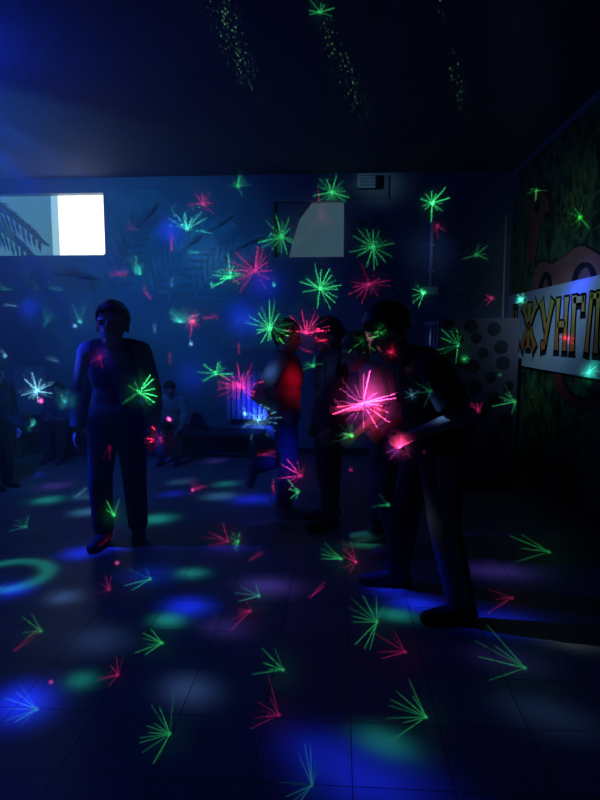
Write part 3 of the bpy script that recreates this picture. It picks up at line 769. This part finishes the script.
def flush(name, K, nbins):
    """one lamp per bundle of neighbouring beams, its gobo holding all of them"""
    global QUEUE
    items = QUEUE; QUEUE = []
    def split(lst, n):
        if n <= 1 or len(lst) < 2: return [lst]
        ds = [(q[1] - q[0]).normalized() for q in lst]
        ax = max(range(3), key=lambda a: max(d[a] for d in ds) - min(d[a] for d in ds))
        o = sorted(lst, key=lambda q: (q[1] - q[0]).normalized()[ax]); h = len(o) // 2
        return split(o[:h], n // 2) + split(o[h:], n - n // 2)
    for b in split(items, nbins):
        pos = b[0][0]; c = sum(((q[1] - pos).normalized() for q in b), Vector()).normalized()
        ang = max(c.angle(q[1] - pos) + math.atan(q[3] * (1.25 if q[4] is GSTAR else 2.0)) for q in b)
        tot = sum(max(q[2]) for q in b) / len(b)
        G_ = 6 if b[0][4] is GSTAR else 2.5      # mean-to-peak ratio of the gobo
        o, l = spot(name, pos, pos + c, K * tot / G_, (1, 1, 1), 2 * ang + .02, .02)
        inv = o.rotation_euler.to_matrix().inverted()
        l.use_nodes = True; nt = l.node_tree; e = next(x for x in nt.nodes if x.type == 'EMISSION'); acc = None
        for q in b:
            gn = nt.nodes.new('ShaderNodeGroup'); gn.node_tree = q[4]
            d = inv @ (q[1] - pos)
            for k, v in q[5].items(): gn.inputs[k].default_value = v
            gn.inputs['U'].default_value = d.x / -d.z; gn.inputs['V'].default_value = d.y / -d.z
            sc = nt.nodes.new('ShaderNodeVectorMath'); sc.operation = 'SCALE'; sc.inputs[0].default_value = [x * G_ / tot for x in q[2]]
            nt.links.new(gn.outputs[0], sc.inputs['Scale'])
            if acc is None: acc = sc.outputs[0]
            else:
                ad = nt.nodes.new('ShaderNodeVectorMath'); ad.operation = 'ADD'; nt.links.new(acc, ad.inputs[0]); nt.links.new(sc.outputs[0], ad.inputs[1]); acc = ad.outputs[0]
        nt.links.new(acc, e.inputs['Color']); e.inputs['Strength'].default_value = 1.0

# wall stars: px, py, colour, radius px, power
W = [(238, 186, GREEN, 14, .45, 60, 130), (203, 204, PINK, 15, .35, 60, 130), (187, 229, TEAL, 24, .6, 80, 90), (136, 272, TEAL, 17, .45, 90, 70),
     (282, 237, GREEN, 24, .8, None, 180), (332, 192, GREEN, 22, .55, None, 180), (321, 218, PINK, 23, .6, None, 180), (230, 277, GREEN, 22, .7, 90, 130),
     (255, 271, PINK, 30, .9, 90, 150), (320, 289, GREEN, 26, 1.3, None, 180), (270, 328, GREEN, 27, 1.1, None, 180), (306, 333, PINK, 28, .9, 80, 110),
     (373, 247, GREEN, 24, .45, None, 180), (369, 284, PINK, 24, .5, None, 180), (432, 203, GREEN, 18, .7, None, 180), (437, 226, PINK, 12, .3, -80, 60),
     (424, 293, GREEN, 16, .5, -150, 100), (362, 341, GREEN, 18, .4, None, 180), (193, 321, PINK, 15, .7, None, 180), (180, 322, TEAL, 22, .5, 90, 100),
     (215, 374, GREEN, 20, .6, 100, 120), (241, 386, PINK, 27, 1.0, None, 180), (258, 420, CYAN, 25, .7, None, 180), (37, 391, CYAN, 18, .6, None, 180),
     (80, 322, TEAL, 16, .4, 90, 40), (476, 255, GREEN, 14, .22, 90, 120), (492, 298, PINK, 10, .3, 170, 90)]
for px, py, c, R, pw, fan, half in W: laser(px, py, c, R, pw * (1.9 if px < 235 else 1), fan, half)
# stars on people and objects
Pn = [(100, 358, PINK, 13, .8, None, 180, .05), (139, 392, GREEN, 21, .9, 90, 140, .05), (162, 441, PINK, 20, .7, 160, 75, .03), (110, 448, PINK, 14, .5, 250, 30, 0),
      (114, 515, GREEN, 16, .8, 130, 80, .05), (363, 403, MAG, 36, 1.3, None, 180, .16), (400, 447, MAG, 15, 1.6, None, 180, .55), (352, 436, GREEN, 22, .6, 150, 80, .03),
      (379, 330, GREEN, 10, .35, None, 180, .22), (391, 352, PINK, 10, .2, None, 180, .15), (458, 345, GREEN, 25, .9, 170, 100, .02), (464, 359, GREEN, 6, 1.2, None, 180, .4),
      (479, 411, PINK, 18, .8, 125, 70, 0), (515, 402, GREEN, 22, .6, 200, 80, 0), (301, 476, PINK, 24, .7, 140, 90, .02), (298, 492, GREEN, 16, .6, 190, 80, 0),
      (431, 391, GREEN, 18, .5, 180, 80, 0), (412, 395, CYAN, 10, 1.0, None, 180, .1), (313, 366, GREEN, 14, .5, None, 180, 0), (388, 505, GREEN, 22, .5, 160, 60, 0),
      (536, 190, GREEN, 12, .7, -100, 100, 0), (580, 217, GREEN, 14, .7, 200, 120, 0), (521, 300, TEAL, 7, .8, None, 180, .2), (65, 402, TEAL, 12, .5, None, 180, .35),
      (567, 338, PINK, 8, .5, None, 180, .1), (589, 372, TEAL, 12, .3, None, 180, .4)]
for px, py, c, R, pw, fan, half, halo in Pn: laser(px, py, c, R, pw, fan, half, halo=halo)
# floor stars, fans opening away from the lamp
F = [(228, 541, PINK, 30, 1.0, 150, 70), (238, 542, GREEN, 14, .8, 150, 110), (341, 559, GREEN, 28, .9, 165, 40), (356, 562, PINK, 26, 1.0, 150, 100),
     (250, 611, PINK, 26, 1.0, 165, 70), (259, 596, TEAL, 24, .8, 150, 60), (283, 670, GREEN, 30, .9, 165, 55), (279, 715, PINK, 34, .5, 155, 50),
     (312, 785, TEAL, 36, .35, 140, 90), (377, 622, GREEN, 32, .7, 165, 100), (405, 652, PINK, 34, .6, 165, 50), (426, 717, GREEN, 38, .55, 165, 60),
     (525, 668, GREEN, 56, .4, 180, 60), (549, 552, GREEN, 42, .4, 185, 40), (512, 598, PINK, 30, .3, 190, 30), (109, 589, PINK, 16, .8, 140, 70),
     (150, 579, GREEN, 24, .7, 160, 60), (162, 643, GREEN, 26, .9, 165, 50), (41, 631, GREEN, 22, .5, 150, 55), (118, 675, PINK, 18, .6, 150, 80),
     (170, 734, GREEN, 34, .7, 160, 80), (37, 709, TEAL, 28, .5, 165, 55), (198, 489, PINK, 14, .7, 110, 100), (26, 527, TEAL, 16, .35, 150, 80),
     (78, 567, PINK, 20, .0, 150, 60)]
for px, py, c, R, pw, fan, half in F:
    if pw: laser(px, py, c, R, pw * .5, fan, half, core=.9, width=.85)
# single dots
for px, py, c, pw in ((41, 401, MAG, 1.4), (169, 420, MAG, 2.0), (193, 490, MAG, 1.0), (117, 563, MAG, .7), (351, 470, PINK, .5), (75, 326, CYAN, .8), (5, 356, CYAN, .8), (191, 344, CYAN, 1.0), (245, 414, CYAN, 1.2), (274, 285, TEAL, .7), (424, 452, PINK, .3), (212, 285, TEAL, .5), (51, 682, MAG, .4), (140, 273, TEAL, 1.0), (500, 375, GREEN, .2)):
    laser(px, py, c, 4, pw, halo=.03, keep=0, width=.9)
# short single strokes
for px, py, c, L_, ang, pw in ((128, 229, PINK, 12, 5, .6), (112, 275, PINK, 22, 4, .6), (172, 250, PINK, 16, 90, .5), (172, 286, CYAN, 11, 90, .5), (150, 298, PINK, 16, 125, .6), (205, 318, PINK, 16, 4, 1.2), (62, 290, TEAL, 12, 178, .5), (10, 290, TEAL, 14, 175, .4), (16, 306, CYAN, 12, 172, .5), (57, 361, CYAN, 11, 170, .7), (44, 326, TEAL, 12, 55, .4), (155, 332, CYAN, 14, 92, .6), (198, 253, TEAL, 13, 175, .6), (239, 353, PINK, 12, 92, .5), (170, 362, PINK, 14, 90, .4), (100, 545, PINK, 26, 30, .5), (75, 497, CYAN, 22, 25, .5), (250, 560, PINK, 24, 30, .4), (310, 597, PINK, 20, 35, .4), (274, 492, PINK, 18, 100, .6), (15, 650, PINK, 26, 30, .3), (30, 430, TEAL, 12, 60, .5), (258, 455, PINK, 18, 2, .4), (318, 341, PINK, 14, 5, .6), (311, 352, PINK, 12, 170, .5)):
    laser(px, py, c, L_, pw, ang + 180 if False else ang, 12, rays=30, core=.15, halo=0, keep=1.0)

laser(320, 12, GREEN, 16, .8, 90, 120)
flush('laser_bundle', KL, 14)
# --- speckle trails grazing the ceiling
def speckle_tree(l, seed, asp, R):
    l.use_nodes = True; nt = l.node_tree; N = nt.nodes; L = nt.links
    e = next(x for x in N if x.type == 'EMISSION')
    tc = N.new('ShaderNodeTexCoord'); mp = N.new('ShaderNodeMapping'); mp.vector_type = 'POINT'
    L.new(tc.outputs['Normal'], mp.inputs['Vector'])
    mp.inputs['Rotation'].default_value = (0, 0, asp)
    vo = N.new('ShaderNodeTexVoronoi'); vo.inputs['Scale'].default_value = 170; vo.voronoi_dimensions = '2D'
    ad = N.new('ShaderNodeVectorMath'); ad.operation = 'ADD'; ad.inputs[1].default_value = (seed, seed * .7, 0)
    L.new(mp.outputs[0], ad.inputs[0]); L.new(ad.outputs[0], vo.inputs['Vector'])
    lt = N.new('ShaderNodeMath'); lt.operation = 'LESS_THAN'; lt.inputs[1].default_value = .24; L.new(vo.outputs['Distance'], lt.inputs[0])
    sp = N.new('ShaderNodeSeparateColor'); L.new(vo.outputs['Color'], sp.inputs[0])
    pw = N.new('ShaderNodeMath'); pw.operation = 'POWER'; pw.inputs[1].default_value = 3.0; L.new(sp.outputs[0], pw.inputs[0])
    s2 = N.new('ShaderNodeSeparateXYZ'); L.new(mp.outputs[0], s2.inputs[0])
    def sq(o, k):
        a = N.new('ShaderNodeMath'); a.operation = 'DIVIDE'; L.new(o, a.inputs[0]); a.inputs[1].default_value = k
        b = N.new('ShaderNodeMath'); b.operation = 'MULTIPLY'; L.new(a.outputs[0], b.inputs[0]); L.new(a.outputs[0], b.inputs[1]); return b.outputs[0]
    ad2 = N.new('ShaderNodeMath'); ad2.operation = 'ADD'; L.new(sq(s2.outputs[0], R * .16), ad2.inputs[0]); L.new(sq(s2.outputs[1], R * .75), ad2.inputs[1])
    ng = N.new('ShaderNodeMath'); ng.operation = 'MULTIPLY'; ng.inputs[1].default_value = -1; L.new(ad2.outputs[0], ng.inputs[0])
    ex = N.new('ShaderNodeMath'); ex.operation = 'EXPONENT'; L.new(ng.outputs[0], ex.inputs[0])
    m1 = N.new('ShaderNodeMath'); m1.operation = 'MULTIPLY'; L.new(lt.outputs[0], m1.inputs[0]); L.new(pw.outputs[0], m1.inputs[1])
    m2 = N.new('ShaderNodeMath'); m2.operation = 'MULTIPLY'; L.new(m1.outputs[0], m2.inputs[0]); L.new(ex.outputs[0], m2.inputs[1])
    L.new(m2.outputs[0], e.inputs['Strength'])
for k, (px, py, R, rot, pw) in enumerate(((230, 35, 50, -.45, 1.3), (346, 75, 40, -.45, 1.0), (457, 78, 30, -.3, .6), (222, 8, 22, -.4, 1.4), (440, 4, 16, 0, .5))):
    p, n = hit(px, py); d = p - PROJ; D = d.length; c = max(.12, abs(d.normalized().dot(n)))
    Rt = R / 600 * ((p - CAM).length / D)
    o, l = spot('laser_beam', PROJ, p, KL * .5 * pw * D * D / c, (.35, 1, .35), 2 * math.atan(Rt * 1.2), .1)
    speckle_tree(l, k * 3.7, rot, Rt)

# --- coloured soft pools from the disco lamp hung off-frame at the upper left
LAMP = Vector((-2.45, 3.5, 2.86))
KS = 40.0
BQ = 2.2
BLUE = (.01, .03, 1); TE = (.04, 1.0, .72); CY = (.12, .5, .9); PB = (.14, .3, .75); VI = (.22, .12, .9); GR = (.06, .7, .35)
SP = [(188, 606, 50, BLUE, 1.5), (82, 553, 42, BLUE, 1.5), (12, 590, 44, BLUE, 1.2), (64, 597, 40, PB, .9), (168, 620, 36, TE, .9), (82, 680, 34, TE, .5), (22, 702, 62, BLUE, 1.6), (190, 690, 60, PB, .6),
      (156, 519, 42, TE, 1.3), (86, 512, 36, CY, 1.2), (48, 500, 34, TE, 1.2), (192, 573, 34, TE, .9), (226, 628, 50, VI, .45), (268, 586, 60, VI, .8), (252, 499, 46, BLUE, 1.2), (220, 496, 40, CY, .9), (226, 484, 34, TE, .6),
      (364, 545, 40, GR, .7), (385, 742, 50, TE, .5), (372, 785, 110, BLUE, .7), (320, 752, 80, BLUE, .35), (396, 615, 34, TE, .8), (416, 604, 44, BLUE, 1.4), (390, 590, 36, BLUE, .8), (497, 571, 56, VI, .5), (500, 622, 60, BLUE, .6), (548, 715, 70, PB, .18), (505, 660, 60, VI, .15),
      (168, 461, 24, BLUE, 1.0), (88, 476, 30, BLUE, .8), (55, 486, 40, VI, .7), (172, 494, 30, BLUE, .8), (180, 482, 30, CY, .6), (215, 461, 30, VI, .5), (85, 497, 28, CY, .7), (100, 640, 70, PB, .35), (270, 530, 60, VI, .4), (150, 575, 60, BLUE, .4), (230, 545, 50, BLUE, .4),
      # on the back wall, radiator and banner
      (170, 231, 34, BLUE, 1.4), (30, 307, 30, BLUE, .8), (264, 284, 40, BLUE, .7), (242, 318, 44, BLUE, .8), (85, 372, 34, BLUE, .7), (256, 408, 50, BLUE, 1.8), (190, 378, 34, BLUE, .4), (210, 260, 60, CY, .35), (578, 290, 40, BLUE, .9), (590, 372, 24, TE, .5), (440, 412, 28, LBL, 1.6), (113, 343, 16, BLUE, .8), (18, 425, 26, BLUE, .6),
      # added fill pools: right wall, spotted block, covered window and wall box
      (556, 325, 150, (.24, .46, .66), .4), (560, 225, 150, (.34, .5, .42), .10), (430, 338, 18, PB, .6), (318, 232, 70, (.3, .42, .45), .25), (368, 183, 50, (.15, .35, .45), .5),
(90, 385, 26, PB, .5), (389, 352, 18, (.8, .3, .5), .35), (459, 545, 40, (.4, .5, .45), .25)]  # fill pools added to lift a sleeve, a face and a trouser stripe
# fill pools added from overhead to bring out the dancers and the conduit
LATE = [(295, 382, 32, (1, .06, .22), .35), (270, 372, 26, PB, .7), (324, 378, 36, PB, .35), (285, 455, 50, BLUE, .3), (431, 250, 70, PB, .10)]
for px, py, wd, c, pw in SP:
    p, n = hit(px, py)
    if p is None: continue
    if abs(p.x - RIGHT) < .05: LATE.append((px, py, wd, c, pw)); continue
    d = p - LAMP; D = d.length; cc = max(.35, abs(d.normalized().dot(n)))
    wr = wd / 600 * (p - CAM).length * .42
    QUEUE.append((LAMP, p, [k * pw * (BQ if c is BLUE else 1) * D * D / cc for k in c], wr / D, GPOOL, dict(Radius=wr / D, Ring=0)))
FILL_LAMP = Vector((.35, 1.7, 2.95))      # added fill lamp out of view overhead, brightens right wall and dancers
HOLD = QUEUE; QUEUE = []
for px, py, wd, c, pw in LATE:
    p, n = hit(px, py); d = p - FILL_LAMP; D = d.length; cc = max(.35, abs(d.normalized().dot(n))); wr = wd / 600 * (p - CAM).length * .42
    QUEUE.append((FILL_LAMP, p, [k * pw * (BQ if c is BLUE else 1) * D * D / cc for k in c], wr / D, GPOOL, dict(Radius=wr / D, Ring=0)))
flush('fill_bundle', KS, 1)
QUEUE = HOLD
# ring on the floor at left
p, n = hit(8, 575); D = (p - LAMP).length
QUEUE.append((LAMP, p, [k * .7 * D * D for k in TE], .26 / D, GPOOL, dict(Radius=.26 / D, Ring=1)))
flush('disco_bundle', KS, 8)
# broad blue wash of the same lamp
spot('disco_wash', LAMP, Vector((-2.6, 6.6, 1.3)), 140, (.012, .15, .9), D2(100), .9, .05)
spot('disco_wash', LAMP, Vector((-2.2, 6.6, 2.2)), 190, (.02, .30, .75), D2(60), 1.0, .05)
pl = bpy.data.lights.new('disco_glow', 'POINT'); po = bpy.data.objects.new('disco_glow', pl); COL.objects.link(po); po.location = LAMP + Vector((0, 0, -.1)); pl.energy = 30; pl.color = (.01, .05, 1); pl.shadow_soft_size = .08

# --- haze filling the hall
hm = bpy.data.materials.new('haze'); hm.use_nodes = True
nt = hm.node_tree; nt.nodes.clear(); ho = nt.nodes.new('ShaderNodeOutputMaterial'); vs = nt.nodes.new('ShaderNodeVolumeScatter')
tc = nt.nodes.new('ShaderNodeTexCoord'); sp = nt.nodes.new('ShaderNodeVectorMath'); sp.operation = 'DISTANCE'; sp.inputs[1].default_value = (-2.7, 4.4, 2.3)
nt.links.new(tc.outputs['Object'], sp.inputs[0])
mr = nt.nodes.new('ShaderNodeMapRange'); mr.interpolation_type = 'SMOOTHSTEP'; nt.links.new(sp.outputs['Value'], mr.inputs[0])
mr.inputs[1].default_value = 4.4; mr.inputs[2].default_value = .6; mr.inputs[3].default_value = 0; mr.inputs[4].default_value = .075
nt.links.new(mr.outputs[0], vs.inputs['Density'])
vs.inputs['Anisotropy'].default_value = .3; vs.inputs['Color'].default_value = (.8, .9, 1, 1)
nt.links.new(vs.outputs[0], ho.inputs['Volume'])
bm = bmesh.new(); box(bm, LEFT - .5, RIGHT + .5, FRONT - 1, BACK + .6, -.3, CEIL + .3)
hz = mesh_obj('haze', bm, hm)
tag(hz, 'thin blue stage haze filling the whole dance hall', 'haze', kind='stuff')
